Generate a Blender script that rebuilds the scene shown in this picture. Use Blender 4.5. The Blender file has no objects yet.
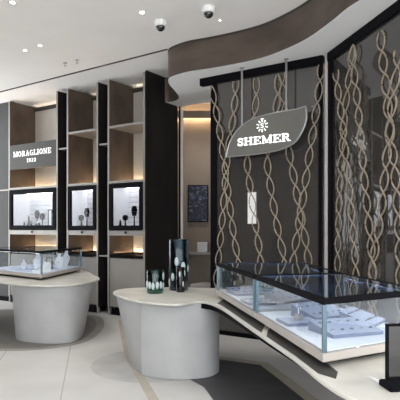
import bpy, bmesh, math, random
from mathutils import Vector, Matrix
random.seed(4)
C = bpy.context.scene.collection
F, HY, H = 514.0, 227.5, 1.6
TOP = 0.82          # counter height
CEIL = 4.33
SOF = 3.88

def ray(u, v, z):                       # where a line of sight meets the horizontal level z
    y = (H - z) * F / (v - HY)
    return ((u - 200) / F * y, y)

# ------------------------------------------------------------------ materials
def mat(name, col, rough=0.5, metal=0.0, noise=0.0, nscale=4.0, col2=None, emit=0.0, spec=0.18, coat=0.0, stretch=None, bump=0.0):
    m = bpy.data.materials.new(name); m.use_nodes = True
    nt = m.node_tree; b = nt.nodes['Principled BSDF']
    b.inputs['Base Color'].default_value = (*col, 1)
    b.inputs['Roughness'].default_value = rough
    b.inputs['Metallic'].default_value = metal
    b.inputs['Specular IOR Level'].default_value = spec
    b.inputs['Coat Weight'].default_value = coat
    if emit:
        b.inputs['Emission Color'].default_value = (*col, 1)
        b.inputs['Emission Strength'].default_value = emit
    if noise or col2:
        tc = nt.nodes.new('ShaderNodeTexCoord'); mp = nt.nodes.new('ShaderNodeMapping')
        if stretch: mp.inputs['Scale'].default_value = stretch
        nz = nt.nodes.new('ShaderNodeTexNoise'); nz.inputs['Scale'].default_value = nscale
        nz.inputs['Detail'].default_value = 6
        cr = nt.nodes.new('ShaderNodeValToRGB')
        c2 = col2 or tuple(c * (1 - noise) for c in col)
        cr.color_ramp.elements[0].position = 0.35; cr.color_ramp.elements[1].position = 0.65
        cr.color_ramp.elements[0].color = (*c2, 1); cr.color_ramp.elements[1].color = (*col, 1)
        nt.links.new(tc.outputs['Object'], mp.inputs['Vector']); nt.links.new(mp.outputs['Vector'], nz.inputs['Vector'])
        nt.links.new(nz.outputs['Fac'], cr.inputs['Fac']); nt.links.new(cr.outputs['Color'], b.inputs['Base Color'])
        if bump:
            bp = nt.nodes.new('ShaderNodeBump'); bp.inputs['Strength'].default_value = bump
            bp.inputs['Distance'].default_value = 0.01
            nt.links.new(nz.outputs['Fac'], bp.inputs['Height']); nt.links.new(bp.outputs['Normal'], b.inputs['Normal'])
    return m

def glass(name, tint, refl=(1, 1, 1), ior=1.5, rough=0.0, extra=0.0, body=None):
    m = bpy.data.materials.new(name); m.use_nodes = True
    nt = m.node_tree; nt.nodes.clear()
    o = nt.nodes.new('ShaderNodeOutputMaterial'); mx = nt.nodes.new('ShaderNodeMixShader')
    t = nt.nodes.new('ShaderNodeBsdfTransparent'); g = nt.nodes.new('ShaderNodeBsdfGlossy')
    fr = nt.nodes.new('ShaderNodeLayerWeight'); pw = nt.nodes.new('ShaderNodeMath'); pw.operation = 'POWER'; pw.inputs[1].default_value = 4.5
    ad = nt.nodes.new('ShaderNodeMath'); ad.operation = 'MULTIPLY_ADD'; ad.use_clamp = True
    f0 = .045 + extra; ad.inputs[1].default_value = 1 - f0; ad.inputs[2].default_value = f0
    t.inputs['Color'].default_value = (*tint, 1); g.inputs['Color'].default_value = (*refl, 1)
    g.inputs['Roughness'].default_value = rough
    nt.links.new(fr.outputs['Facing'], pw.inputs[0]); nt.links.new(pw.outputs[0], ad.inputs[0]); nt.links.new(ad.outputs[0], mx.inputs[0])
    if body:
        df = nt.nodes.new('ShaderNodeBsdfDiffuse'); df.inputs['Color'].default_value = (*body, 1)
        m2 = nt.nodes.new('ShaderNodeMixShader'); m2.inputs[0].default_value = .5
        nt.links.new(t.outputs[0], m2.inputs[1]); nt.links.new(df.outputs[0], m2.inputs[2]); t = m2
    nt.links.new(t.outputs[0], mx.inputs[1]); nt.links.new(g.outputs[0], mx.inputs[2])
    nt.links.new(mx.outputs[0], o.inputs[0])
    return m

M = {
 'floor': mat('cream_stone', (0.56, 0.552, 0.535), 0.3, noise=0.10, nscale=1.6),
 'floor_grey': mat('grey_stone_inlay', (0.47, 0.465, 0.455), 0.35, noise=0.15, nscale=3),
 'floor_taupe': mat('taupe_stone_inlay', (0.19, 0.18, 0.165), 0.4, noise=0.3, nscale=5, stretch=(1, 8, 1)),
 'floor_ring': mat('ring_stone_inlay', (0.31, 0.295, 0.265), 0.4, noise=0.2, nscale=4),
 'floor_beige': mat('beige_stone_inlay', (0.42, 0.385, 0.32), 0.4, noise=0.12),
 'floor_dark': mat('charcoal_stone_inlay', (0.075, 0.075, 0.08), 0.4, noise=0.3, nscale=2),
 'inset': mat('charcoal_strip', (0.055, 0.053, 0.050), 0.55, noise=.2),  # colour of the thin dark strips over the countertop
 'seam': mat('floor_joint', (0.38, 0.37, 0.35), 0.6),
 'ceiling': mat('ceiling_plaster', (0.90, 0.875, 0.84), 0.8, noise=0.03, nscale=2),
 'soffit': mat('soffit_plaster', (0.92, 0.915, 0.90), 0.7, noise=0.02),
 'slot': mat('dark_slot', (0.05, 0.045, 0.04), 0.7),
 'bronze': mat('brushed_bronze', (0.125, 0.098, 0.082), 0.45, 0.35, col2=(0.082, 0.064, 0.054), nscale=1.6, stretch=(1, 1, 2.5)),
 'bronze_in': mat('bronze_lining', (0.125, 0.094, 0.072), 0.5, 0.1, col2=(0.070, 0.053, 0.042), nscale=2.2, stretch=(1, 1, .6)),
 'edge': mat('satin_edge_trim', (0.31, 0.295, 0.275), 0.4, 0.3, noise=0.1),
 'black': mat('black_lacquer', (0.005, 0.005, 0.007), 0.6, noise=0.2, spec=0.04),
 'black2': mat('dark_walnut', (0.020, 0.017, 0.016), 0.5, col2=(0.011, 0.010, 0.010), nscale=3, stretch=(1, 1, .3)),
 'cream_panel': mat('cream_wall_panel', (0.50, 0.465, 0.41), 0.6, noise=0.06, nscale=3),
 'taupe_panel': mat('taupe_cabinet_panel', (0.27, 0.255, 0.235), 0.5, noise=0.08, nscale=3),
 'wall_grey': mat('grey_wall_panel', (0.055, 0.055, 0.054), 0.5, noise=0.1),
 'wall_beige': mat('beige_wall', (0.33, 0.275, 0.23), 0.7, noise=0.08, nscale=3),
 'wall_brown': mat('brown_wall', (0.085, 0.070, 0.060), 0.6, noise=0.2, nscale=2),
 'plaster': mat('microcement', (0.405, 0.41, 0.41), 0.5, noise=0.10, nscale=3.5),
 'marble': mat('ivory_marble', (0.60, 0.585, 0.53), 0.3, col2=(0.50, 0.487, 0.445), nscale=4, coat=0.2),
 'case_base': mat('champagne_lacquer', (0.47, 0.43, 0.395), 0.35, 0.15, noise=0.08),
 'deck': mat('white_suede', (0.86, 0.87, 0.90), 0.7, noise=0.03),
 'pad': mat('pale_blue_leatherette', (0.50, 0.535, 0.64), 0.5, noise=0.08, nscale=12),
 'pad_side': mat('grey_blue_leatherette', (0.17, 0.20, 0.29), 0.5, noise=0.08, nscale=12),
 'bust': mat('white_velvet', (0.88, 0.88, 0.87), 0.8, noise=0.03),
 'silver': mat('silver', (0.75, 0.75, 0.76), 0.2, 1.0, noise=0.05),
 'steel': mat('blued_steel', (0.10, 0.15, 0.18), 0.3, 0.6, noise=0.05),
 'rod': mat('pewter_rod', (0.34, 0.34, 0.34), 0.3, 0.8, noise=0.05),
 'rope': mat('gold_cord', (0.35, 0.295, 0.22), 0.75, 0.0, noise=0.25, nscale=30, spec=.2),
 'sign_grey': mat('grey_sign_face', (0.14, 0.137, 0.125), 0.5, noise=0.05),
 'sign_dark': mat('dark_sign_face', (0.07, 0.069, 0.064), 0.5, noise=0.05),
 'letter': mat('lit_white_letter', (1.0, 1.0, 0.97), 0.5, emit=0.8),
 'led_warm': mat('warm_led', (1.0, 0.74, 0.46), 0.5, emit=50),
 'led_top': mat('pale_warm_led', (1.0, 0.86, 0.68), 0.5, emit=9),
 'led_cool': mat('cool_led', (0.86, 0.93, 1.0), 0.5, emit=17),
 'led_case': mat('showcase_led', (1.0, 0.97, 0.95), 0.5, emit=9),
 'lamp': mat('lamp_lens', (1.0, 0.95, 0.86), 0.5, emit=12),
 'white': mat('white_plastic', (0.80, 0.80, 0.79), 0.4, noise=0.03),
 'dome': mat('smoked_dome', (0.015, 0.015, 0.018), 0.08, spec=0.8, noise=0.1),
 'show_white': mat('showcase_white', (0.78, 0.77, 0.80), 0.5, noise=0.04),
 'post': mat('pale_stone_post', (0.55, 0.52, 0.49), 0.5, noise=0.06),
 'sofa': mat('pale_upholstery', (0.33, 0.31, 0.30), 0.8, noise=0.1),
 'oval': mat('white_cut_glass', (0.48, 0.56, 0.56), 0.25, noise=0.1, nscale=20),
 'tile_clear': glass('clear_glass', (0.95, 0.97, 0.98), extra=-.032),
 'case_top': glass('smoked_top_glass', (0.64, 0.72, 0.88), refl=(.85, .93, 1), extra=0.20),
 'screen': glass('smoked_screen_glass', (0.34, 0.33, 0.32), extra=0.05, rough=0.03, body=(.072,.069,.065)),
 'v_green': glass('dark_green_glass', (0.50, 0.69, 0.65), extra=-.01),
 'v_blue': glass('dark_blue_glass', (0.34, 0.52, 0.60), extra=-.01),
 'v_plum': glass('plum_glass', (0.36, 0.22, 0.28), extra=-.01),
 'mirror': glass('grey_mirror_glass', (0.12, 0.12, 0.10), extra=0.03),
}
# picture of blue and grey shapes
pm = bpy.data.materials.new('abstract_blue_print'); pm.use_nodes = True
_n = pm.node_tree; _b = _n.nodes['Principled BSDF']; _v = _n.nodes.new('ShaderNodeTexNoise'); _v.inputs['Scale'].default_value = 7; _v.inputs['Distortion'].default_value = 2.2
_r = _n.nodes.new('ShaderNodeValToRGB'); _e = _r.color_ramp.elements
_e[0].position = .4; _e[0].color = (.006, .008, .018, 1); _e[1].position = .75; _e[1].color = (.22, .25, .33, 1)
_x = _e.new(.55); _x.color = (.02, .028, .075, 1)
_t = _n.nodes.new('ShaderNodeTexCoord')
_n.links.new(_t.outputs['Object'], _v.inputs['Vector']); _n.links.new(_v.outputs['Fac'], _r.inputs['Fac']); _n.links.new(_r.outputs['Color'], _b.inputs['Base Color'])
M['print'] = pm

# ------------------------------------------------------------------ mesh helpers
def obj(name, bm, m, parent=None, smooth=False, kind=None, label=None):
    me = bpy.data.meshes.new(name)
    bmesh.ops.recalc_face_normals(bm, faces=bm.faces)
    if smooth:
        for f in bm.faces: f.smooth = True
    bm.to_mesh(me); bm.free()
    for k in (m if isinstance(m, (list, tuple)) else [m]): me.materials.append(M[k])
    o = bpy.data.objects.new(name, me); C.objects.link(o)
    if smooth:
        try: me.set_sharp_from_angle(angle=math.radians(40))
        except Exception: pass
    if parent: o.parent = parent
    if kind: o['kind'] = kind
    if label: o['label'] = label
    return o

def thing(name, label, cat, loc=(0, 0, 0), rz=0, group=None):
    o = bpy.data.objects.new(name, None); C.objects.link(o); o.empty_display_size = .1
    o.location = loc; o.rotation_euler = (0, 0, rz); o['label'] = label; o['category'] = cat
    if group: o['group'] = group
    return o

def tag(o, label, cat, group=None):
    o['label'] = label; o['category'] = cat
    if group: o['group'] = group
    return o

def box(bm, x0, x1, y0, y1, z0, z1, mi=0, bev=0.0):
    vs = [bm.verts.new(p) for p in ((x0,y0,z0),(x1,y0,z0),(x1,y1,z0),(x0,y1,z0),(x0,y0,z1),(x1,y0,z1),(x1,y1,z1),(x0,y1,z1))]
    fs = []
    for q in ((0,3,2,1),(4,5,6,7),(0,1,5,4),(1,2,6,5),(2,3,7,6),(3,0,4,7)):
        f = bm.faces.new([vs[i] for i in q]); f.material_index = mi; fs.append(f)
    if bev:
        es = {e for f in fs for e in f.edges}
        bmesh.ops.bevel(bm, geom=list(es), offset=bev, segments=2, affect='EDGES')
    return fs            # faces: bottom, top, front(-y), right(+x), back, left(-x)

def B(*a, **k):
    bm = bmesh.new(); box(bm, *a, **k); return bm

def prism(bm, pts, z0, z1, mi=0, pts_top=None):
    pt = pts_top or pts; n = len(pts)
    a = [bm.verts.new((p[0], p[1], z0)) for p in pts]; b = [bm.verts.new((p[0], p[1], z1)) for p in pt]
    f = [bm.faces.new(a[::-1]), bm.faces.new(b)]
    for i in range(n): f.append(bm.faces.new((a[i], a[(i+1) % n], b[(i+1) % n], b[i])))
    for q in f: q.material_index = mi
    return f

def smooth_loop(pts, sub=6, closed=True):
    out = []; n = len(pts)
    rng = range(n if closed else n - 1)
    for i in rng:
        g = lambda k: Vector(pts[k % n]) if closed else Vector(pts[min(max(k, 0), n-1)])
        p0, p1, p2, p3 = g(i-1), g(i), g(i+1), g(i+2)
        for k in range(sub):
            t = k / sub
            out.append(tuple(0.5*((2*p1)+(-p0+p2)*t+(2*p0-5*p1+4*p2-p3)*t*t+(-p0+3*p1-3*p2+p3)*t**3)))
    if not closed: out.append(tuple(pts[-1]))
    return out

def inset(pts, d):                      # move a closed outline inwards
    n = len(pts); out = []
    area = sum(pts[i][0]*pts[(i+1)%n][1]-pts[(i+1)%n][0]*pts[i][1] for i in range(n))
    sg = 1 if area > 0 else -1
    for i in range(n):
        p, q, r = Vector(pts[i-1][:2]), Vector(pts[i][:2]), Vector(pts[(i+1)%n][:2])
        e1, e2 = (q-p).normalized(), (r-q).normalized()
        n1 = Vector((-e1.y, e1.x))*sg; n2 = Vector((-e2.y, e2.x))*sg
        b = n1+n2; k = max(0.35, (1+n1.dot(n2)))
        out.append(tuple(q + b*d/k))
    return out

def lathe(bm, prof, seg=24, cx=0, cy=0, sx=1, sy=1, mi=0, mat4=None, caps=True):
    rings = []
    for r, z in prof:
        ring = []
        for k in range(seg):
            a = 2*math.pi*k/seg; p = Vector((cx+r*sx*math.cos(a), cy+r*sy*math.sin(a), z))
            ring.append(bm.verts.new(mat4 @ p if mat4 else p))
        rings.append(ring)
    for a, b in zip(rings, rings[1:]):
        for k in range(seg):
            bm.faces.new((a[k], a[(k+1)%seg], b[(k+1)%seg], b[k])).material_index = mi
    if caps:
        bm.faces.new(rings[0][::-1]).material_index = mi; bm.faces.new(rings[-1]).material_index = mi

def tube(bm, pts, r, seg=6, mi=0):
    rings = []
    for i, p in enumerate(pts):
        p = Vector(p); a = Vector(pts[max(i-1, 0)]); b = Vector(pts[min(i+1, len(pts)-1)])
        t = (b-a).normalized(); up = Vector((0, 0, 1)) if abs(t.z) < .95 else Vector((0, 1, 0))
        s = t.cross(up).normalized(); w = s.cross(t)
        rings.append([bm.verts.new(p + (s*math.cos(2*math.pi*k/seg)+w*math.sin(2*math.pi*k/seg))*r) for k in range(seg)])
    for a, b in zip(rings, rings[1:]):
        for k in range(seg): bm.faces.new((a[k], a[(k+1)%seg], b[(k+1)%seg], b[k])).material_index = mi
    bm.faces.new(rings[0][::-1]); bm.faces.new(rings[-1])

def bar(bm, p, q, w, z0, z1, mi=0):     # an upright slab of thickness w from p to q
    p, q = Vector(p[:2]), Vector(q[:2]); d = (q-p).normalized(); n = Vector((-d.y, d.x))*w/2
    prism(bm, [tuple(p-n), tuple(q-n), tuple(q+n), tuple(p+n)], z0, z1, mi)

# ------------------------------------------------------------------ lettering
def stroke(bm, pts, w, T, dep):
    for (a, b) in zip(pts, pts[1:]):
        a, b = Vector(a), Vector(b); d = (b-a)
        if d.length < 1e-6: continue
        d.normalize(); n = Vector((-d.y, d.x))*w/2; e = d*w*0.15
        q = [a-n-e, b-n+e, b+n+e, a+n-e]
        f = [bm.verts.new(T(v.x, v.y, 0)) for v in q]; g = [bm.verts.new(T(v.x, v.y, dep)) for v in q]
        bm.faces.new(f); bm.faces.new(g[::-1])
        for i in range(4): bm.faces.new((f[i], f[(i+1)%4], g[(i+1)%4], g[i]))
def arc(cx, cy, rx, ry, a0, a1, n=12):
    return [(cx+rx*math.cos(math.radians(a0+(a1-a0)*i/n)), cy+ry*math.sin(math.radians(a0+(a1-a0)*i/n))) for i in range(n+1)]
TK, TN = .24, .10
def stem(x, serifs=True):
    r = [([(x, .0), (x, 1)], TK)]
    if serifs: r += [([(x-.2, .05), (x+.2, .05)], TN), ([(x-.2, .95), (x+.2, .95)], TN)]
    return r
GL = {
 'S': (.72, [(arc(.36, .73, .22, .22, 20, 270), .19), (arc(.36, .28, .23, .23, 90, -160), .19), ([(.62, .68), (.62, .96)], .08), ([(.1, .04), (.1, .33)], .08)]),
 'H': (1.02, stem(.22)+stem(.80)+[([(.22, .5), (.8, .5)], .12)]),
 'E': (.86, stem(.22)+[([(.2, .95), (.76, .95)], TN), ([(.2, .05), (.78, .05)], TN), ([(.22, .5), (.58, .5)], TN), ([(.76, .98), (.76, .7)], .08), ([(.79, .02), (.79, .32)], .08), ([(.58, .36), (.58, .64)], .08)]),
 'M': (1.22, [([(.2, 0), (.2, 1)], .10), ([(.2, .97), (.6, .1)], .24), ([(.6, .1), (1.0, .97)], .10), ([(1.0, 0), (1.0, 1)], TK), ([(.04, .05), (.36, .05)], TN), ([(.82, .05), (1.18, .05)], TN), ([(.05, .95), (.3, .95)], TN), ([(.9, .95), (1.18, .95)], TN)]),
 'R': (.98, stem(.22)+[([(.22, .95), (.5, .95)], TN), (arc(.5, .73, .2, .22, 90, -90), .16), ([(.22, .51), (.5, .51)], TN), ([(.52, .5), (.78, .06)], .22), ([(.68, .05), (.96, .05)], TN)]),
 'N': (1.05, [([(.2, 0), (.2, 1)], .10), ([(.2, .95), (.82, .05)], .24), ([(.82, 0), (.82, 1)], .10), ([(.04, .05), (.38, .05)], TN), ([(.05, .95), (.3, .95)], TN), ([(.66, .95), (1.0, .95)], TN)]),
 'O': (.98, [(arc(.48, .5, .34, .43, 0, 360, 20), .18)]),
 'A': (1.0, [([(.16, .03), (.48, .97)], .10), ([(.48, .97), (.8, .03)], .24), ([(.28, .35), (.66, .35)], TN), ([(.02, .05), (.32, .05)], TN), ([(.6, .05), (1.0, .05)], TN)]),
 'G': (.98, [(arc(.48, .5, .34, .43, 50, 320, 18), .18), ([(.78, .05), (.78, .42)], .18), ([(.56, .44), (.94, .44)], TN)]),
 'L': (.84, stem(.22)+[([(.2, .05), (.74, .05)], TN), ([(.75, .02), (.75, .36)], .09)]),
 'I': (.48, stem(.22)),
 '1': (.5, stem(.22, False)+[([(.05, .05), (.42, .05)], TN), ([(.06, .8), (.22, .95)], .12)]),
 '9': (.72, [(arc(.34, .68, .2, .25, 0, 360, 16), .16), ([(.55, .68), (.48, .3), (.3, .06), (.14, .08)], .16)]),
 '2': (.72, [(arc(.34, .7, .2, .23, 160, -40), .16), ([(.5, .56), (.14, .1)], .16), ([(.1, .08), (.62, .08)], .16)]),
}
def text(par, s, x0, width, y0, h, P, dep, gap=.04, wk=.85):
    """P(x, y, d): board coordinates -> point"""
    tot = sum(GL[c][0] for c in s) + gap*(len(s)-1); kx = width/tot; x = 0
    for c in s:
        adv, st = GL[c]; bm = bmesh.new()
        for pts, w in st:
            stroke(bm, pts, w*wk, (lambda X, Y, d, x=x: P(x0+(x+X)*kx, y0+Y*h, d)), dep)
        obj('letter' if c.isalpha() else 'numeral', bm, 'letter', par, label='lit white serif character')
        x += adv+gap

# ------------------------------------------------------------------ directions of the place
D = Vector((.8305, -.557)); N = Vector((.557, .8305)); RZ = math.atan2(D.y, D.x)
P0 = Vector((-1.83, 9.5))
def sh(s, t=0): p = P0 + D*s + N*t; return (p.x, p.y)

# ------------------------------------------------------------------ floor
bm = bmesh.new()
box(bm, -6.2, 6.5, -3, 14, -.12, 0, 0)
def inlay(pts, lev, mi):
    f = bm.faces.new([bm.verts.new((p[0], p[1], lev)) for p in pts]); f.material_index = mi
LIV = [ray(0,351,0), ray(30,350.5,0), ray(70,346,0), ray(93,338.5,0), ray(104,326,0), ray(99,316.5,0), (-2.3,9.5), (-3.2,10.1), (-4.2,9.9), (-4.9,9.0), (-4.7,7.9), (-3.8,6.95), (-3.1,6.66)]
inlay(smooth_loop(LIV), .001, 1)
inlay(smooth_loop(inset(LIV, .13)), .002, 2)
inlay([(-.55+.72*math.cos(a*math.pi/24), 6.05+.76*math.sin(a*math.pi/24)) for a in range(48)], .001, 3)
inlay([(-1.42, 8.9), (-1.32, 8.9), (-.83, 6.35), (-.33, 4.6), (-.20, 4.2), (-.30, 4.2), (-.43, 4.6), (-.93, 6.35)], .002, 4)
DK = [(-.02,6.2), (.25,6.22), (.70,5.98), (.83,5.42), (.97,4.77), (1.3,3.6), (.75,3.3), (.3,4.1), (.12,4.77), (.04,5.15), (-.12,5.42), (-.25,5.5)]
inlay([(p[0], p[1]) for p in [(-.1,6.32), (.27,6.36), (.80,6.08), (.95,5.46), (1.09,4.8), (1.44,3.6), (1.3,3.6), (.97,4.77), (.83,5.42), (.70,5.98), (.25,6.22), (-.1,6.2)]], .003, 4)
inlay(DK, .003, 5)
def seamline(p, q, w=.006):
    p, q = Vector(p), Vector(q); d = (q-p).normalized(); n = Vector((-d.y, d.x))*w
    inlay([tuple(p-n), tuple(q-n), tuple(q+n), tuple(p+n)], .0008, 6)
for k in range(-4, 3):
    o_ = k*.82
    if k <= 0: seamline((-1.76+o_, 7.0), (-1.05+o_, 3.6))
obj('floor', bm, ['floor', 'floor_ring', 'floor_taupe', 'floor_grey', 'floor_beige', 'floor_dark', 'seam'], kind='structure')

# ------------------------------------------------------------------ ceiling and soffit
obj('ceiling', B(-6.2, 6.5, -1.2, 14, CEIL, CEIL+.15), 'ceiling', kind='structure')
bm = bmesh.new(); bar(bm, (-6.0, 11.72), (-.50, 7.86), .03, CEIL-.012, CEIL+.002)
obj('trim_1', bm, 'slot', kind='structure')
edge = [(-.70, 9.34), (-.56, 9.33), (-.41, 9.18), (-.37, 8.92), (-.43, 8.52), (-.49, 8.17), (-.485, 7.9), (-.41, 7.74), (-.18, 7.52), (.12, 7.37),
        (.42, 7.20), (.80, 6.93), (1.08, 6.58), (1.30, 6.17), (1.45, 5.68), (1.58, 5.20), (1.95, 4.5), (2.7, 3.7), (4.0, 3.2), (6.3, 3.0)]
e2 = smooth_loop(edge, 5, closed=False)
poly = e2 + [(6.3, 9.35), (0.05, 9.42), (-.4, 9.7), (-.6, 9.62)]
bm = bmesh.new(); fs = prism(bm, poly, SOF, CEIL-.001, 0)
ne = len(e2)
for i in range(ne-1): fs[2+i].material_index = 1
obj('ceiling', bm, ['soffit', 'bronze'], kind='structure')
bm = bmesh.new()
for a, b in zip(e2, e2[1:]): bar(bm, a, b, .012, CEIL-.035, CEIL-.002)
obj('trim_2', bm, 'slot', kind='structure')

# ------------------------------------------------------------------ shelving wall
DP = .695
zS = [2.44, 3.43]                        # wood shelves above the showcase
def shelf_bay(s0, s1, label, first):
    w = s1 - s0; x, y = sh(s0)
    t = thing('shelving_bay', label, 'shelving', (x, y, 0), RZ, None)
    pw = .045
    for side in (0, 1):
        xa = 0 if side == 0 else w-pw
        bm = bmesh.new(); f = box(bm, xa, xa+pw, 0, DP, .12, CEIL-.03, 0)
        f[2].material_index = 1
        (f[3] if side == 0 else f[5]).material_index = 2
        obj('side_panel', bm, ['black2', 'edge', 'bronze_in'], t)
        bm = B(xa+.006, xa+pw-.006, .01, .05, 0, .12); obj('foot', bm, 'edge', t)
    obj('back_panel', B(pw, w-pw, DP-.03, DP, .12, 4.24), 'cream_panel', t)
    obj('back_rail', B(pw, w-pw, DP-.06, DP-.03, 4.20, 4.26), 'slot', t, label='dark rail along the top')
    for z in (2.42,):
        obj('shelf', B(pw, w-pw, .002, DP-.03, z-.02, z+.025), 'edge', t)
    if not first: obj('shelf', B(pw, w-pw, .002, DP-.03, 3.41, 3.45), 'edge', t)
    # warm light strips at the back of the niches
    for z in ((2.45, 4.245) if first else (2.45, 4.245)):
        obj('light_strip', B(pw+.02, w-pw-.02, DP-.075, DP-.06, z, z+.012) if z < 4 else B(pw, w-pw, DP-.02, DP-.005, 4.245, 4.257), 'led_warm' if z < 4 else 'led_top', t)
    obj('lip', B(pw+.026, pw+.034, .10, DP-.106, 1.1005, 1.130), 'black2', t)
    obj('lip', B(pw+.001, pw+.0255, .10, .11, 1.1005, 1.130), 'black2', t)
    for z in (2.447, 1.102):
        obj('light_strip', B(pw+.002, pw+.016, .32 if z > 2 else .12, DP-.11, z, z+.014), 'led_warm', t)
    # lit lower niche
    obj('drawer', B(pw, w-pw, .004, DP-.03, 1.455, 1.545), 'edge', t)
    kn = bmesh.new(); box(kn, w/2-.02, w/2+.02, -.02, .0035, 1.49, 1.53, bev=.006)
    obj('drawer_lock', kn, 'black', t, label='small black lock')
    obj('light_strip', B(pw+.02, w-pw-.02, DP-.07, DP-.055, 1.115, 1.13), 'led_warm', t)
    obj('lip', B(pw+.001, w-pw-.001, DP-.105, DP-.095, 1.1005, 1.135), 'black2', t)
    obj('ledge', B(pw, w-pw, -.005, DP-.03, 1.06, 1.10), 'black', t)
    obj('cabinet_door', B(pw+.004, w-pw-.004, .012, .04, .16, 1.045), 'taupe_panel', t)
    obj('toe_kick', B(pw, w-pw, .06, .09, 0, .12), 'black', t)
    # framed showcase
    fr = bmesh.new(); z0, z1 = 1.56, 2.385; b = .075 if not first else .085
    for a in ((pw+.002, w-pw-.002, z0, z0+b), (pw+.002, w-pw-.002, z1-b, z1), (pw+.002, pw+b, z0+b, z1-b), (w-pw-b, w-pw-.002, z0+b, z1-b)):
        box(fr, a[0], a[1], -.02, .03, a[2], a[3])
    f = obj('showcase_frame', fr, 'black', t, label='black framed glass front')
    obj('glass_pane', B(pw+b, w-pw-b, .004, .008, z0+b, z1-b), 'tile_clear', f)
    bx = bmesh.new(); xa, xb, ya, yb, za, zb = pw+.03, w-pw-.03, .03, .50, z0+.035, z1-.035
    box(bx, xa, xb, yb-.01, yb, za, zb); box(bx, xa, xa+.01, ya, yb-.01, za, zb); box(bx, xb-.01, xb, ya, yb-.01, za, zb)
    box(bx, xa+.01, xb-.01, ya, yb-.01, za, za+.03); box(bx, xa+.01, xb-.01, ya, yb-.01, zb-.01, zb)
    for q in range(7): box(bx, xa+.012, xb-.012, yb-.014, yb-.0101, za+.10+q*.095, za+.106+q*.095, 1)
    li = obj('showcase_lining', bx, ['show_white', 'edge'], t, label='white lit lining')
    obj('light_strip', B(xa+.03, xb-.03, .05, .075, zb-.022, zb-.012), 'led_case', li)
    obj('light_strip', B(xa+.03, xb-.03, .40, .425, zb-.022, zb-.012), 'led_case', li)
    return t, w
S = [(-2.745, -1.185), (-.925, -.075), (.165, 1.055)]
LB = ['wide bronze-lined shelving bay behind the grey MORAGLIONE sign', 'narrow bronze-lined shelving bay in the middle of the three', 'tall bronze-lined shelving bay beside the dark partition and curved soffit']
bays = [shelf_bay(a, b, LB[i], i == 0) for i, (a, b) in enumerate(S)]
# dark recesses between the bays, with a thin shelf
for i, (a, b, z) in enumerate(((S[0][1], S[1][0], 3.15), (S[1][1], S[2][0], 3.14))):
    x, y = sh(a+.003)
    t = thing('recess_panel', ['narrow black recess with a thin shelf between the wide bay and middle bay', 'narrow black recess with a thin shelf between the middle and right bays'][i], 'shelving', (x, y, 0), RZ)
    w = b-a-.006
    obj('back_panel', B(0, w, .45, .48, 0.03, CEIL-.03), 'black', t)
    obj('shelf', B(0, w, .02, .45, z-.015, z+.015), 'edge', t, label='pale thin shelf')
    obj('shelf', B(0, w, .02, .45, 1.06, 1.085), 'edge', t, label='pale thin shelf')
    obj('plinth', B(0, w, .04, .45, 0, .03), 'edge', t)
# wall behind and to the left
bm = bmesh.new(); bar(bm, sh(-4.6, DP+.12), sh(1.02, DP+.12), .06, 0, CEIL)
obj('wall_back', bm, 'wall_grey', kind='structure')
bm = bmesh.new(); bar(bm, sh(-4.8, .12), sh(-2.765, .12), .08, 0, CEIL)
bar(bm, sh(-4.8, .075), sh(-2.765, .075), .012, 2.40, 2.43, 1)
bar(bm, sh(-4.8, .075), sh(-2.765, .075), .012, 0, .1, 2)
obj('wall_left', bm, ['wall_grey', 'edge', 'black'], kind='structure')
bm = bmesh.new(); bar(bm, sh(1.067, .012), sh(1.067, .93), .02, 0, CEIL-.002)
obj('wall_partition', bm, 'black2', kind='structure')
bm = bmesh.new(); box(bm, -.40, -.365, 9.66, 9.78, 0, SOF-.002, 0); box(bm, -.365, -.32, 9.66, 9.78, 0, SOF-.002, 1)
obj('trim_3', bm, ['black', 'post'], kind='structure')

# sign on the wide bay
x, y = sh(S[0][0]+.052)
w = S[0][1]-S[0][0]-.104
sg = thing('wall_sign', 'dark grey MORAGLIONE 1922 sign with small white letters between the bay panels', 'sign', (x, y, 0), RZ)
obj('sign_board', B(0, w, -.004, .05, 2.83, 3.345), 'sign_dark', sg)
PP = lambda X, Y, d: Vector((X, -.006-d, Y))
text(sg, 'MORAGLIONE', .13, w-.26, 3.09, .110, PP, .008, gap=.08, wk=.6)
text(sg, '1922', w/2-.15, .29, 2.955, .075, PP, .008, gap=.12, wk=.75)

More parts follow.
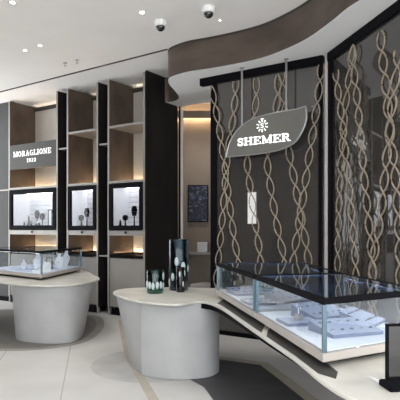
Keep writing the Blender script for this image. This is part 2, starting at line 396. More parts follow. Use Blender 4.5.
# little jewellery displays inside the framed showcases
def disp(kind, x, y, z, rz, h, label):
    cat = {'stand': 'jewellery stand', 'box': 'jewellery box', 'frame': 'picture frame', 'ring': 'ring display'}[kind]
    nm = {'stand': 'jewellery_stand', 'box': 'jewellery_box', 'frame': 'mirror_frame', 'ring': 'ring_display'}[kind]
    t = thing(nm, label, cat, (x, y, z), rz, 'small displays in the framed wall showcases')
    h *= 1.35; G = 1.7
    if kind == 'stand':
        bm = bmesh.new(); lathe(bm, [(r_*G, z_) for r_, z_ in [(.035, 0), (.035, .01), (.008, .015), (.006, h*.5), (.022, h*.52), (.034, h*.8), (.02, h)]], 12); obj('bust', bm, 'black', t, True)
        bm = bmesh.new(); lathe(bm, [(.03*G, h*.70), (.036*G, h*.72), (.03*G, h*.74)], 12); obj('necklace', bm, 'silver', t, True)
    elif kind == 'box':
        bm = B(-.055, .055, -.03, .03, 0, h*.5, bev=.004); obj('box_base', bm, 'black', t)
        bm = B(-.055, .055, .02, .03, h*.5, h, bev=.003); obj('lid', bm, 'rod', t)
    elif kind == 'frame':
        bm = bmesh.new()
        for a in ((-.06, .06, 0, .015), (-.06, .06, h-.015, h), (-.06, -.045, .015, h-.015), (.045, .06, .015, h-.015)): box(bm, a[0], a[1], -.01, .01, a[2], a[3])
        obj('frame', bm, 'black', t); obj('pane', B(-.045, .045, -.002, .002, .015, h-.015), 'show_white', t)
    else:
        bm = bmesh.new(); lathe(bm, [(.045, 0), (.045, .012), (.024, .02), (.012, h)], 12); obj('cone', bm, 'black', t, True)
        bm = bmesh.new(); lathe(bm, [(.011, h*.7), (.017, h*.74), (.011, h*.78)], 10); obj('ring', bm, 'steel', t, True)
BN = ['in the wide showcase', 'in the middle bay showcase', 'in the right bay showcase']
Z = 1.626
for bi, items in enumerate([
    [('ring', .42, .30, .07, 'first dark ring cone from the left'), ('box', .60, .32, .09, 'low open black box left of centre'), ('ring', .72, .22, .17, 'tall dark ring cone'),
     ('stand', .88, .33, .25, 'tallest black bust near the middle'), ('box', 1.02, .25, .08, 'low open black box right of the bust'), ('ring', 1.14, .20, .06, 'short dark ring cone near the frame'),
     ('frame', 1.33, .36, .26, 'tall thin black frame at the right end'), ('stand', 1.27, .20, .20, 'black bust in front of the tall frame')],
    [('stand', .38, .30, .16, 'small black bust at the centre'), ('ring', .48, .22, .12, 'dark ring cone beside the bust'), ('stand', .60, .30, .26, 'tall black bust at the right')],
    [('ring', .42, .26, .08, 'short dark ring cone at the left'), ('stand', .54, .30, .15, 'small black bust at the centre'), ('stand', .81, .30, .27, 'tall black bust at the right')]]):
    for kd, dx, dy, h, lb in items:
        dx = (dx*.85-.22, max(.14, dx*.7-.10), dx*.8-.20)[bi]; dy = dy if bi == 0 else dy*.75
        p = sh(S[bi][0]+dx, dy); disp(kd, p[0], p[1], Z, RZ, h, lb+' '+BN[bi])

# ------------------------------------------------------------------ back room seen past the partition
obj('wall_rear', B(-.9, 6.4, 11.3, 11.4, 0, CEIL-.002), 'wall_beige', kind='structure')
obj('wall_side', B(6.4, 6.5, 3.0, 11.4, 0, CEIL-.002), 'wall_brown', kind='structure')
bm = bmesh.new(); bar(bm, (.40, 11.28), (.68, 8.3), .06, 0, SOF-.002); obj('wall_inner', bm, 'wall_brown', kind='structure')
obj('trim_4', B(-.65, .35, 11.16, 11.18, 3.98, 4.14), 'wall_beige', kind='structure')
cl = obj('light_strip', B(-.62, .33, 11.21, 11.23, 4.02, 4.035), 'led_warm'); tag(cl, 'warm cove light strip high on the beige back room wall', 'light')
y_ = 11.2
t = thing('wall_picture', 'dark blue abstract picture hung on the beige back room wall', 'picture', (0, y_+.1, 0))
obj('frame', B(-.27, .18, -.045, -.002, 1.72, 2.53), 'black', t)
obj('print', B(-.25, .16, -.049, -.046, 1.74, 2.51), 'print', t)
t = thing('wall_shelf', 'pale floating shelf on the beige back room wall below the dark picture', 'shelf', (0, 11.3, 0))
obj('board', B(-.55, .32, -.3, -.002, 1.02, 1.07), 'edge', t)
obj('bracket', B(-.3, -.28, -.25, -.002, .9, 1.02), 'edge', t)
t = thing('storage_box', 'small pale lidded box standing on the back room shelf', 'box', (.0, 11.12, 1.071))
obj('box_body', B(-.06, .16, -.1, .1, 0, .17, bev=.01), 'white', t); obj('lid', B(-.065, .165, -.105, .105, .17, .21, bev=.008), 'white', t)
t = thing('pouf', 'rounded grey pouf on the floor under the back room shelf', 'pouf', (.08, 10.3, 0))
bm = bmesh.new(); lathe(bm, [(.2, 0), (.2, .04), (.28, .08), (.31, .25), (.31, .36), (.27, .46), (.12, .49)], 28, caps=True); obj('cushion', bm, 'sofa', t, True)

# ------------------------------------------------------------------ smoked glass screens
A0, A1 = Vector((.02, 7.91)), Vector((1.69, 6.79)); B1 = Vector((2.02, 5.19)); B2 = A1 + (B1-A1)*1.9
def screen(name, p, q, ends, start=0):
    t = bpy.data.objects.new(name, None); C.objects.link(t); t['kind'] = 'structure'
    bm = bmesh.new(); bar(bm, p+(q-p).normalized()*start, q, .012, .06, SOF-.10); obj('glass_pane', bm, 'screen', t)
    bm = bmesh.new(); bar(bm, p, q, .09, SOF-.11, SOF-.002); obj('top_band', bm, 'black', t)
    bm = bmesh.new(); bar(bm, p+(q-p).normalized()*start, q, .06, 0, .06); obj('bottom_rail', bm, 'black', t)
    for e, w_ in ends:
        d = (q-p).normalized(); a = p + d*e
        bm = bmesh.new(); bar(bm, a, a+d*w_, .07, .06, SOF-.11); obj('frame_post', bm, 'black', t)
    return t
screen('window_1', A0, A1-(A1-A0).normalized()*.06, ((.19, .10), ((A1-A0).length-.12, .045)), .19)
screen('window_2', A1+(B1-A1).normalized()*.07, B2, ((0, .10),))
bm = bmesh.new(); box(bm, A1.x-.045, A1.x+.03, A1.y-.045, A1.y+.03, 0, SOF-.111)
obj('trim_5', bm, 'post', kind='structure')

# wavy cords on the glass
dA = (A1-A0).normalized(); dB = (B1-A1).normalized()
nA = Vector((-N.x, -N.y)); nB = Vector((dB.y, -dB.x))
if nB.dot(Vector((0, 6))-A1) < 0: nB = -nB
if nA.dot(Vector((0, 0))-A0) < 0: nA = -nA
def hit(u, v, p0, d, n, off):
    p = p0 + n*off; k = (u-200)/F
    s = (k*p.y-p.x)/(d.x-k*d.y); y = p.y+s*d.y
    return s, H+(HY-v)*y/F
def cord(path, p0, d, n, label, lens=.285, amp=.050, off=.016, phase=0, z_end=None, darker=False):
    pl = [hit(u, v, p0, d, n, off) for u, v in path]      # (along, height) descending
    zt, zb = pl[0][1], pl[-1][1]
    if z_end is not None: pl.append((pl[-1][0]+(pl[-1][0]-pl[-2][0])*(pl[-1][1]-z_end)/max(.05, pl[-2][1]-pl[-1][1])*.3, z_end)); zb = z_end
    def cen(z):
        for (s0, z0), (s1, z1) in zip(pl, pl[1:]):
            if z1 <= z <= z0 or (s1, z1) == pl[-1]:
                return s0+(s1-s0)*(z0-z)/(z0-z1)
        return pl[0][0]
    npt = int((zt-zb)/.03); top = p0+d*cen(zt)+n*off
    t = thing('wavy_cord', label, 'cord', (top.x, top.y, zb), 0, 'wavy gold cords on the smoked glass')
    for sgn in (1, -1):
        pts = []
        for i in range(npt+1):
            z = zt-(zt-zb)*i/npt
            sm = sum(cen(min(zt, max(zb, z+k*.09))) for k in (-2, -1, 0, 1, 2))/5
            ph = math.pi*(zt-z)/lens+phase
            wv = math.sin(ph); wv = math.copysign(abs(wv)**.8, wv)
            a = sm+sgn*amp*wv
            q = p0+d*a+n*(off+sgn*.007*math.cos(ph))
            pts.append((q.x-top.x, q.y-top.y, z-zb))
        bm = bmesh.new(); tube(bm, pts, .0095, 6); obj('strand', bm, 'rope', t, True)
CA = [([(211,86),(217,115),(222,147),(226,175),(231,215),(235,245),(239,262)], 'leftmost wavy gold cord at the top, leaning right as it falls', 0),
      ([(236,81),(234,112),(228,150),(225,185),(221,235),(216,283)], 'wavy gold cord leaning left beside the left sign rod', 1.2),
      ([(256,78),(257,99),(251,135),(246,160),(250,187),(254,215),(258,240),(261,262)], 'wavy gold cord from behind the crest of the SHEMER sign', .6),
      ([(277,75),(279,92),(272,130),(266,160),(271,190),(275,215),(280,240),(285,262)], 'wavy gold cord crossing behind the sign to the right of the crest', .3),
      ([(281,73),(284,100),(289,155),(294,177),(298,202),(303,225),(309,262)], 'wavy gold cord passing just right of the right sign rod', 1.6),
      ([(322,64),(320,80),(317,107),(310,150),(306,180),(302,205),(297,235),(293,262)], 'wavy gold cord falling left from the pale post, nearest to it on the left pane', .8)]
for i, (path, lb, ph) in enumerate(CA): cord(path, A0, dA, nA, lb, phase=ph, z_end=.35, off=.055 if i == 0 else .018+.026*(i % 2))
CB = [([(353,45),(350.5,62),(348,85),(345,112),(343,135),(341,162),(339,207),(337.5,262)], 'wavy gold cord hugging the pale post on the right pane', .2),
      ([(353,45),(352,62),(356,85),(359,120),(362,155),(365,187),(368,215),(371,245),(373,270)], 'wavy gold cord forking right beside the post cord on the right pane', .2),
      ([(335,72),(340,105),(344,135),(347,170),(351,205),(354,240),(356,270)], 'wavy gold cord slanting across the post cord at the left edge of right pane', 1.5),
      ([(380,32),(381,50),(385,75),(388,112),(390,130),(392,150),(395,170),(399,220)], 'wavy gold cord leaving the frame edge, right pane', .5),
      ([(399,48),(397,70),(393,95),(391,117),(389,137),(386,162),(383,195),(380,222),(375,248),(372,272)], 'wavy gold cord falling left from the top right corner of right pane', 1.1)]
for i, (path, lb, ph) in enumerate(CB): cord(path, A1, dB, nB, lb, phase=ph, off=.018+.026*(i % 3), lens=.25, amp=.075, z_end=.35)

sA, zA = hit(252, 208, A0, dA, nA, .012)
q = A0+dA*sA+nA*.012
t = thing('glass_reflection', 'upright pale panel standing in for a reflection on the smoked glass behind a wavy cord', 'panel', (q.x, q.y, zA), RZ)  # pale panel added in place of a bright reflection in the glass
obj('panel', B(-.072, .072, -.003, .003, -.23, .23), 'edge', t)
obj('panel_face', B(-.066, .066, -.0045, -.0031, -.224, .224), 'white', t)

# ------------------------------------------------------------------ hanging leaf-shaped sign
off = .16
def onA(u, v, o=off): s, z = hit(u, v, A0, dA, nA, o); return s, z
base = A0+nA*off
t = thing('hanging_sign', 'grey leaf-shaped SHEMER sign with white crest hanging on two rods', 'sign', (base.x, base.y, 0))
outl = smooth_loop([(227,157),(228.6,149),(231,141.5),(237,131.5),(246,123.5),(256,118),(276,113),(296.5,109.5)], 5, False) + smooth_loop([(306.5,106.5),(307,119),(303,131),(295,143),(281,150),(260.5,154),(242.5,155.9),(229,157.2)], 5, False)
po = [onA(*p) for p in outl]
def SP(X, Y, d): q = dA*X+nA*d; return Vector((q.x, q.y, Y))
bm = bmesh.new()
fa = [bm.verts.new(SP(s, z, .02)) for s, z in po]; fb = [bm.verts.new(SP(s, z, -.02)) for s, z in po]
bm.faces.new(fa); bm.faces.new(fb[::-1])
for i in range(len(po)): bm.faces.new((fa[i], fa[(i+1)%len(po)], fb[(i+1)%len(po)], fb[i]))
obj('sign_board', bm, 'sign_grey', t)
bm = bmesh.new(); tube(bm, [SP(s, z, .021) for s, z in [(a[0], a[1]) for a in po]] + [SP(po[0][0], po[0][1], .021)], .009, 6); obj('rim', bm, 'rod', t, label='paler metal rim')
s0, zb_ = onA(238.3, 146.2); s1, zb2 = onA(291.5, 141.3); hh = 7.6*7.2/F
text(t, 'SHEMER', s0, s1-s0, (zb_+zb2)/2, hh, lambda X, Y, d: SP(X, Y, .021+d), .012, gap=.05)
sc, zc = onA(263, 126)
bm = bmesh.new(); R_ = .074
PPc = lambda X, Y, d: SP(sc+X, zc+Y, .021+d)
for k in range(10):                     # leaves of the wreath
    a = math.radians(18+36*k); c, s_ = math.cos(a), math.sin(a)
    stroke(bm, [(c*R_*.72, s_*R_*.72), (c*R_*1.15, s_*R_*1.15)], .014, PPc, .01)
stroke(bm, [(-.022, R_*1.32), (-.014, R_*1.2), (0, R_*1.36), (.014, R_*1.2), (.022, R_*1.32)], .006, PPc, .01)
stroke(bm, [(.020*a, -.03+.06*b) for a, b in [(1,.85),(.2,1),(-.9,.8),(-.6,.55),(.6,.45),(.9,.2),(-.2,0),(-1,.15)]], .009, PPc, .01)
obj('crest', bm, 'letter', t, label='white round leafy crest with an S')
for u, vb in ((242, 127), (286.3, 112)):
    s, zb = onA(u, vb)
    bm = bmesh.new(); tube(bm, [SP(s, zb-.02, 0), SP(s, SOF-.012, 0)], .014, 10); r = obj('rod', bm, 'rod', t)
    bm = bmesh.new(); q = SP(s, 0, 0); lathe(bm, [(.03, SOF-.012), (.03, SOF-.0005)], 14, q.x, q.y); obj('rod_flange', bm, 'rod', r)

# ------------------------------------------------------------------ counters
def counter(label, outline, drums, apron=None, dark_strips=()):
    t = thing('display_counter', label, 'counter', (0, 0, 0))
    cx = sum(p[0] for p in drums[0][0])/len(drums[0][0]); cy = sum(p[1] for p in drums[0][0])/len(drums[0][0])
    t.location = (cx, cy, 0); sft = lambda pts: [(p[0]-cx, p[1]-cy) for p in pts]
    o = smooth_loop(outline, 6)
    bm = bmesh.new(); prism(bm, sft(inset(o, .006)), TOP-.024, TOP-.018, 0, sft(o)); prism(bm, sft(o), TOP-.018, TOP-.004, 0); prism(bm, sft(o), TOP-.004, TOP, 0, sft(inset(o, .004)))
    obj('countertop', bm, 'marble', t)
    if apron:
        bm = bmesh.new(); prism(bm, sft(smooth_loop(apron, 4)), TOP-.075, TOP-.025); obj('apron', bm, 'black', t, label='dark recessed apron')
    for bot, top in drums:
        b_, t_ = smooth_loop(bot, 6), smooth_loop(top, 6)
        bm = bmesh.new(); n = 8; rows = []
        for k in range(n+1):
            f = k/n; z = .006+(TOP-.031)*f; e = f
            rows.append([bm.verts.new((p[0]*(1-e)+q[0]*e-cx, p[1]*(1-e)+q[1]*e-cy, z)) for p, q in zip(b_, t_)])
        for a, c in zip(rows, rows[1:]):
            m_ = len(a)
            for i in range(m_): bm.faces.new((a[i], a[(i+1)%m_], c[(i+1)%m_], c[i]))
        bm.faces.new(rows[0][::-1]); bm.faces.new(rows[-1])
        obj('pedestal', bm, 'plaster', t, True)
    for pg in dark_strips:
        bm = bmesh.new(); prism(bm, sft([ray(u, v, TOP) for u, v in pg]), TOP-.003, TOP+.0006); obj('dark_strip', bm, 'inset', t, label='charcoal strip along the front edge')  # thin charcoal-coloured strip over the countertop, broken between the two cases
    return t
RT = [ray(113,292.5,TOP), ray(124,297.5,TOP), ray(140,301,TOP), ray(160,303.2,TOP), ray(180,303.8,TOP), ray(197,301.5,TOP), ray(208,302.3,TOP), ray(222,308.3,TOP), ray(240,320.5,TOP), ray(260,334.5,TOP),
      ray(295,358.7,TOP), ray(325,383,TOP), (.72,2.32), (1.0,2.05), (1.5,1.95), (1.75,2.4), (1.62,3.4), (1.50,4.6), (1.42,5.7), (1.05,6.2), (.5,6.5), (-.15,6.68), (-.7,6.7), (-1.0,6.52)]
dB_ = [(-.80,6.02), (-.74,5.80), (-.63,5.58), (-.615,5.545), (-.45,5.44), (-.21,5.385), (.05,5.45), (.18,5.60), (.215,5.80), (.15,6.1), (-.1,6.32), (-.5,6.36), (-.74,6.22)]
dT_ = [(-1.02,6.24), (-.90,5.90), (-.66,5.56), (-.625,5.545), (-.45,5.44), (-.21,5.385), (.05,5.45), (.18,5.60), (.215,5.80), (.15,6.1), (-.1,6.45), (-.55,6.55), (-.94,6.45)]
ap = [(-.1,5.6), (.09,5.36), (.22,5.02), (.50,3.68), (.64,3.05), (.72,2.6), (.85,2.35), (1.2,2.2), (1.55,2.5), (1.4,4.4), (1.3,5.6), (.3,6.2)]
d2b = [(.95,2.6), (1.05,2.3), (1.3,2.2), (1.5,2.4), (1.5,2.7), (1.25,2.9), (1.02,2.85)]
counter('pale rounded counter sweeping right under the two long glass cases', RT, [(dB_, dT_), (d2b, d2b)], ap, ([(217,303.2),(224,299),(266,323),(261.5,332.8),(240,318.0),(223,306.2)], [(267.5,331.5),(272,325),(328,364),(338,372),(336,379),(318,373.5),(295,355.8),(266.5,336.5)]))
LT = [(-1.53,7.84), (-1.62,7.3), (-1.80,7.0), (-2.17,6.93), (-2.57,7.10), (-2.95,7.42), (-3.6,7.75), (-4.2,8.3), (-4.4,9.2), (-4.0,9.95), (-3.3,10.15), (-2.6,9.85), (-2.08,9.32), (-1.78,8.55)]
lb_ = [(-2.68,7.50), (-2.52,7.22), (-2.2,7.07), (-1.92,7.06), (-1.77,7.16), (-1.72,7.45), (-1.80,7.85), (-2.2,8.1), (-2.6,7.9)]
lt_ = [(-2.72,7.42), (-2.52,7.16), (-2.2,7.02), (-1.88,7.03), (-1.68,7.22), (-1.58,7.60), (-1.72,8.05), (-2.2,8.2), (-2.62,7.9)]
l2 = [(-4.22, 8.5), (-4.0, 8.3), (-3.8, 8.4), (-3.74, 8.75), (-3.82, 9.1), (-4.0, 9.25), (-4.2, 9.0)]
counter('pale rounded counter at the left under the single glass case', LT, [(lb_, lt_), (l2, l2)])

# ------------------------------------------------------------------ glass cases
def line(p, q, f): return (p[0]+(q[0]-p[0])*f, p[1]+(q[1]-p[1])*f)
def case(label, cs, zt, group, top='case_top', led='led_cool'):
    t = thing('glass_display_case', label, 'display case', (0, 0, 0), 0, group)
    cx = sum(c[0] for c in cs)/4; cy = sum(c[1] for c in cs)/4; t.location = (cx, cy, TOP+.0008)
    cs = [(c[0]-cx, c[1]-cy) for c in cs]; h = zt-TOP
    out = inset(cs, -.025)
    bm = bmesh.new(); prism(bm, inset(cs, .07), 0, .018); obj('plinth', bm, 'black', t)
    bm = bmesh.new(); prism(bm, inset(cs, .03), .018, .042, 0, out); prism(bm, out, .042, .086); obj('base', bm, 'case_base', t)
    bm = bmesh.new(); prism(bm, inset(cs, .015), .086, .090); obj('deck', bm, 'deck', t, label='white deck')
    for i in range(4):
        a, b = cs[i], cs[(i+1)%4]
        bm = bmesh.new(); bar(bm, line(a, b, .01), line(a, b, .99), .008, .0865, h-.033); obj('glass_side', bm, 'tile_clear', t)
    for i in range(4):
        c = cs[i]; bm = bmesh.new(); box(bm, c[0]-.012, c[0]+.012, c[1]-.012, c[1]+.012, .0865, h-.03); obj('corner_post', bm, 'steel', t)
    bm = bmesh.new(); oo, ii = inset(cs, -.014), inset(cs, .022)
    for i in range(4):
        j = (i+1)%4; prism(bm, [oo[i], oo[j], ii[j], ii[i]], h-.034, h)
    obj('top_rim', bm, 'black', t)
    bm = bmesh.new(); prism(bm, inset(cs, .0225), h-.008, h-.002); obj('top_glass', bm, top, t)
    i1, i2 = inset(cs, .007), inset(cs, .020)
    L = [(cs[(i+1)%4][0]-cs[i][0])**2+(cs[(i+1)%4][1]-cs[i][1])**2 for i in range(4)]
    for i in range(4):
        j = (i+1)%4
        if L[i] < .5*max(L) : continue
        bm = bmesh.new(); prism(bm, [line(i1[i], i1[j], .03), line(i1[i], i1[j], .97), line(i2[i], i2[j], .97), line(i2[i], i2[j], .03)], h-.0365, h-.0345); obj('light_strip', bm, led, t)
    return t
G_ = None
case('long glass case nearest the camera on the right counter', [(.69,2.85), (1.41,3.27), (1.23,4.40), (.468,4.20)], 1.206, G_)
case('long glass case behind the nearest one, beside the vases', [(.452,4.27), (1.222,4.47), (1.17,5.72), (.20,5.72)], 1.206, G_)
case('glass case of white busts on the left counter', [(-2.33, 7.56), (-2.12, 9.15), (-3.05, 9.75), (-3.66, 8.68)], 1.25, G_, led='led_case')
DZ = TOP+.0008+.0905

def tray(x, y, rz, w, d, tilt, label, zc=None, rows=2, kind='slab'):
    w *= 1.16; d *= 1.06
    t = thing('jewellery_tray', label, 'jewellery tray', (x, y, DZ+.0006), rz, 'jewellery trays inside the right glass cases')
    rise = math.sin(tilt)*d; cs_ = math.cos(tilt)
    bm = bmesh.new(); th = .022
    vs = [(-w/2, -d/2*cs_, 0), (w/2, -d/2*cs_, 0), (w/2, d/2*cs_, 0), (-w/2, d/2*cs_, 0)]
    a = [bm.verts.new(v) for v in vs]; b = [bm.verts.new((v[0], v[1], th+(rise if v[1] > 0 else 0))) for v in vs]
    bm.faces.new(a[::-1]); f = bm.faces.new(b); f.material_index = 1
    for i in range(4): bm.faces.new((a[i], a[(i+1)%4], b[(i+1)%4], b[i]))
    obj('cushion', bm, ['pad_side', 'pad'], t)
    for r in range(rows):                        # rows of small jewels in slots
        for k in range(5):
            px = -w/2+w*(k+.6)/5.2; py = (-.25+.5*r)*d*cs_ if rows > 1 else 0
            pz = th+rise*(py/(d*cs_)+.5)
            bm = bmesh.new(); lathe(bm, [(.003, pz-.004), (.011, pz), (.010, pz+.006), (.004, pz+.010)], 8, px, py, 1.4, 1); obj('jewel', bm, 'steel' if (k+r) % 3 else 'rod', t, True)
    return t
tray(.93, 3.98, .55, .30, .27, .24, 'tilted pale tray of jewels, second from the front of the nearest case')
tray(.955, 3.38, .35, .33, .27, .16, 'tilted pale tray of jewels by the front corner post of nearest case')
tray(1.17, 3.70, .95, .24, .24, .28, 'thick pale blue tray at the right side of nearest case')
tray(.71, 3.70, .2, .22, .22, 0.0, 'flat square pad under the small ring stand in nearest case', rows=0)
tray(.86, 4.86, .5, .34, .30, .22, 'tilted pale tray of jewels at the near end of second case')
tray(.53, 4.68, .2, .22, .26, .02, 'flat pale tray by the left glass of second case')
tray(.50, 5.35, .3, .32, .30, .10, 'flat pale tray at the far left of second case')
tray(.95, 5.35, -.3, .30, .28, .2, 'tilted pale tray at the far right of second case')
t = thing('ring_stand', 'small silver ring stand on the flat square pad in nearest case', 'ring stand', (.71, 3.70, DZ+.0235))
bm = bmesh.new(); lathe(bm, [(.03, 0), (.033, .004), (.033, .036), (.029, .041)], 20); obj('drum', bm, 'sofa', t, True)
bm = bmesh.new(); lathe(bm, [(.005, .041), (.004, .085)], 8); obj('stem', bm, 'silver', t, True)
bm = bmesh.new(); tube(bm, [(.018*math.cos(a*math.pi/8), 0, .10+.018*math.sin(a*math.pi/8)) for a in range(17)], .003, 6); obj('ring', bm, 'silver', t, True)

def bust(x, y, rz, h, label, lean=.12):
    t = thing('necklace_bust', label, 'necklace bust', (x, y, DZ+.001), rz, 'white necklace busts in the left glass case')
    h *= 1.02; k = h/.24
    Mx = Matrix.Shear('XY', 4, (0, lean))
    prof = [(.050, 0), (.056, .01), (.060, .05), (.070, .10), (.074, .135), (.062, .16), (.035, .178), (.026, .20), (.027, .232), (.020, .24)]
    bm = bmesh.new(); lathe(bm, [(r*k, z*k) for r, z in prof], 20, 0, 0, 1, .55, mat4=Mx); obj('torso', bm, 'bust', t, True)
    pts = []
    for a in range(17):
        th = math.pi*a/16-math.pi/2; xx = math.sin(th)*.052*k; zz = (.172-.075*math.cos(th))*k
        pts.append((xx, lean*zz-.040*k*(1-.3*abs(math.sin(th))), zz))
    bm = bmesh.new(); tube(bm, pts, .0035, 5); obj('necklace', bm, 'silver', t, True)
    return t
bust(-2.93, 8.55, .3, .15, 'short white bust at the left end of the left case', 0)
bust(-2.62, 8.30, .2, .27, 'tallest white bust left of the near corner post in the left case', .2)
bust(-2.35, 8.55, -.1, .25, 'white leaning bust just right of the near corner post', .1)
bust(-2.34, 8.85, -.4, .28, 'white bust at the right end of the left case', .25)
def ramp(x, y, rz, w, d, h, label, m='bust'):
    t = thing('display_ramp', label, 'display ramp', (x, y, DZ+.001), rz, None)
    bm = bmesh.new(); prof = [(-d/2, 0), (-d/2, .012), (-d*.1, h*.35), (d*.2, h*.85), (d*.38, h), (d/2, h*.92), (d/2, 0)]
    a = [bm.verts.new((-w/2, p[0], p[1])) for p in prof]; b = [bm.verts.new((w/2, p[0], p[1])) for p in prof]
    bm.faces.new(a); bm.faces.new(b[::-1])
    for i in range(len(prof)): bm.faces.new((a[i], a[(i+1)%len(prof)], b[(i+1)%len(prof)], b[i]))
    obj('ramp_body', bm, m, t)
    bm = bmesh.new(); tube(bm, [(-w*.25, -d*.35, .03), (-w*.1, -d*.1, h*.35+.006), (0, d*.1, h*.7+.008), (w*.1, -d*.1, h*.35+.006), (w*.25, -d*.35, .03)], .004, 5); obj('necklace', bm, 'silver', t)
ramp(-2.47, 7.98, -.9, .16, .26, .15, 'white sloping display ramp near the front corner of the left case')
ramp(-2.80, 8.75, -.7, .16, .24, .12, 'white low display ramp between the busts of the left case')
t = thing('jewellery_stand', 'dark square frame stand between white busts in the left case', 'jewellery stand', (-2.52, 8.60, DZ+.001), -.2)
bm = bmesh.new(); box(bm, -.06, .06, -.03, .03, 0, .012)
obj('stand_base', bm, 'black', t); bm = bmesh.new()
for a in ((-.055, -.043, .012, .19), (.043, .055, .012, .19), (-.043, .043, .178, .19), (-.043, .043, .09, .10)): box(bm, a[0], a[1], -.006, .006, a[2], a[3])
obj('stand_frame', bm, 'black', t)

# ------------------------------------------------------------------ vases
def vase(x, y, r, h, glassm, ovals, label, rim=True):
    t = thing('glass_vase', label, 'vase', (x, y, TOP+.0008))
    bm = bmesh.new()
    lathe(bm, [(r*.92, 0), (r, .012), (r, h-.004), (r-.003, h), (r-.007, h-.004), (r-.007, .028), (r*.5, .02), (.001, .02)], 36)
    obj('vessel', bm, glassm, t, True)
    for a, z, w, hh_ in ovals:
        bm = bmesh.new(); ca, sa = math.cos(math.radians(a)), math.sin(math.radians(a))
        T = Matrix.Translation((ca*(r-.002), sa*(r-.002), z)) @ Matrix.Rotation(math.radians(a), 4, 'Z') @ Matrix.Rotation(math.pi/2, 4, 'Y')
        bmesh.ops.create_uvsphere(bm, u_segments=16, v_segments=8, radius=1, matrix=T @ Matrix.Diagonal((hh_, w, .010, 1)))
        obj('cut_oval', bm, 'oval', t, True, label='white cut oval')
vase(-.267, 6.43, .122, .63, 'v_blue', [(-100, .36, .024, .055), (-125, .17, .024, .05), (-60, .30, .03, .058), (-75, .12, .02, .04), (-15, .27, .022, .05), (-160, .10, .022, .05)], 'tall dark blue cylindrical glass vase with white cut ovals')
vase(-.535, 6.13, .102, .27, 'v_green', [(-125, .10, .02, .045), (-100, .09, .02, .045), (-70, .10, .02, .045), (-42, .10, .02, .045), (-8, .20, .03, .05), (-10, .09, .025, .04), (-150, .11, .02, .045), (-172, .10, .02, .045)], 'short dark green glass tumbler vase with cut ovals beside the tall one')
vase(-.235, 6.21, .052, .30, 'v_plum', [(-100, .22, .012, .035), (-10, .23, .014, .04), (-50, .10, .012, .035)], 'slim plum glass vase in front of the tall dark blue vase')

# tabletop mirror at the right edge of the counter
t = thing('tabletop_mirror', 'black framed tabletop mirror at the right end of the counter', 'mirror', (1.015, 2.50, TOP+.0008), .12)
obj('stand_base', B(-.125, .125, -.06, .06, 0, .03, bev=.004), 'black', t)
bm = bmesh.new()
for a in ((-.115, .115, .045, .055), (-.115, .115, .302, .312), (-.115, -.107, .055, .302), (.107, .115, .055, .302)): box(bm, a[0], a[1], -.012, .012, a[2], a[3])
box(bm, -.02, .02, -.008, .008, .03, .045)
obj('frame', bm, 'black', t); obj('mirror_pane', B(-.107, .107, -.004, .004, .055, .302), 'mirror', t)

# ------------------------------------------------------------------ ceiling fittings
def cam_dome(u, v, label):
    x, y = ray(u, v+2, CEIL-.05)
    t = thing('security_camera', label, 'security camera', (x, y, CEIL-.12), 0)
    bm = bmesh.new(); lathe(bm, [(.055, .045), (.078, .055), (.085, .075), (.085, .1195)], 28); obj('housing', bm, 'white', t, True)
    bm = bmesh.new(); lathe(bm, [(.004, -.012), (.03, -.006), (.05, .012), (.060, .035), (.060, .050)], 24); obj('dome', bm, 'dome', t, True)
cam_dome(160.5, 23, 'left of the two white dome cameras on the ceiling')
cam_dome(208.5, 9.5, 'right of the two white dome cameras, nearer the bronze fascia')
def down(u=None, v=None, label='', xy=None, r=.05, pw=0, spot=1.9):
    x, y = xy or ray(u, v, CEIL)
    t = thing('downlight', label, 'ceiling light', (x, y, CEIL-.013), 0, 'recessed ceiling downlights')
    bm = bmesh.new(); lathe(bm, [(r*.62, .004), (r*.7, 0), (r, .004), (r, .0125), (r*.62, .0125), (r*.62, .004)], 20, caps=False); obj('trim_ring', bm, 'white', t, True)
    bm = bmesh.new(); lathe(bm, [(r*.6, .006), (r*.6, .011)], 16); obj('lens', bm, 'lamp', t)
    if pw:
        l = bpy.data.lights.new('downlight_beam', 'SPOT'); l.energy = pw; l.spot_size = spot; l.spot_blend = .8; l.shadow_soft_size = .09; l.color = (1, .96, .91)
        o = bpy.data.objects.new('beam', l); C.objects.link(o); o.parent = t; o.location = (0, 0, -.03)
down(12.5, 2, 'round downlight at the top left corner of the ceiling', pw=48)
down(25, 50, 'left of the close pair of small downlights', r=.045, pw=60)
down(40, 45, 'right of the close pair of small downlights', r=.045, pw=60)
down(142, 12, 'round downlight left of the dome cameras', pw=48)
down(220, 19.5, 'tiny downlight beside the right dome camera', r=.025, pw=25)
for k, xy in enumerate([(-2.4, 4.2), (-.6, 3.9), (-2.2, 1.6), (-.2, 1.4), (2.2, 1.5), (-4.2, 3.6), (-4.3, 6.2), (.4, 5.4)]):
    down(xy=xy, label='downlight on the ceiling nearer the viewer than the dome cameras', pw=48)
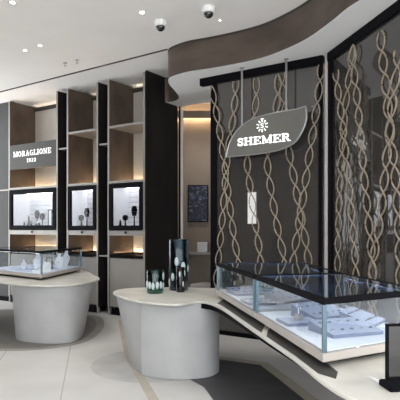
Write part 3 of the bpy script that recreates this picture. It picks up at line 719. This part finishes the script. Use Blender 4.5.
for u, v, lb in ((65, 63, 'left of two small ceiling sprinkler heads'), (77, 60, 'right of two small ceiling sprinkler heads')):
    x, y = ray(u, v, CEIL); t = thing('sprinkler_head', lb, 'sprinkler', (x, y, CEIL-.05))
    bm = bmesh.new(); lathe(bm, [(.03, .046), (.035, .0495)], 16); obj('escutcheon', bm, 'silver', t, True)
    bm = bmesh.new(); lathe(bm, [(.018, 0), (.018, .004), (.006, .006), (.008, .046)], 12); obj('nozzle', bm, 'silver', t, True)
# lamps inside the soffit over the two right cases and the room behind the screens
for x, y, lb, p in ((.0, 10.3, 'downlight in the room behind the partition', 90), (2.4, 8.2, 'downlight in the room behind the smoked glass', 90)):
    zc_ = SOF if y < 9.3 else CEIL
    t = thing('downlight', lb, 'ceiling light', (x, y, zc_-.013), 0)
    bm = bmesh.new(); lathe(bm, [(.03, .004), (.05, 0), (.05, .0125)], 20, caps=False); obj('trim_ring', bm, 'white', t, True)
    bm = bmesh.new(); lathe(bm, [(.03, .006), (.03, .011)], 16); obj('lens', bm, 'lamp', t)
    l = bpy.data.lights.new('downlight_beam', 'SPOT'); l.energy = p; l.spot_size = 2.2; l.spot_blend = .8; l.shadow_soft_size = .06; l.color = (1, .93, .84)
    o = bpy.data.objects.new('beam', l); C.objects.link(o); o.parent = t; o.location = (0, 0, -.03)

# storefront across the aisle, out of frame to the left, seen in the smoked glass
bm = bmesh.new(); box(bm, -6.2, -6.1, -2.9, 9.0, 0, CEIL-.002)
obj('wall_opposite_out_of_frame', bm, 'wall_brown', kind='structure')

# ------------------------------------------------------------------ world, camera, colour
wd = bpy.data.worlds.new('mall_light'); bpy.context.scene.world = wd; wd.use_nodes = True
bg = wd.node_tree.nodes['Background']; bg.inputs[0].default_value = (.95, .97, 1, 1); bg.inputs[1].default_value = 4.3
cam = bpy.data.cameras.new('camera'); co = bpy.data.objects.new('camera', cam); C.objects.link(co)
co.location = (0, 0, H); co.rotation_euler = (math.pi/2, 0, 0); cam.sensor_width = 36; cam.lens = F/400*36; cam.shift_y = (HY-200)/400
cam.clip_end = 60
sc = bpy.context.scene; sc.camera = co
sc.view_settings.view_transform = 'Standard'; sc.view_settings.look = 'None'; sc.view_settings.exposure = 0; sc.view_settings.gamma = 1
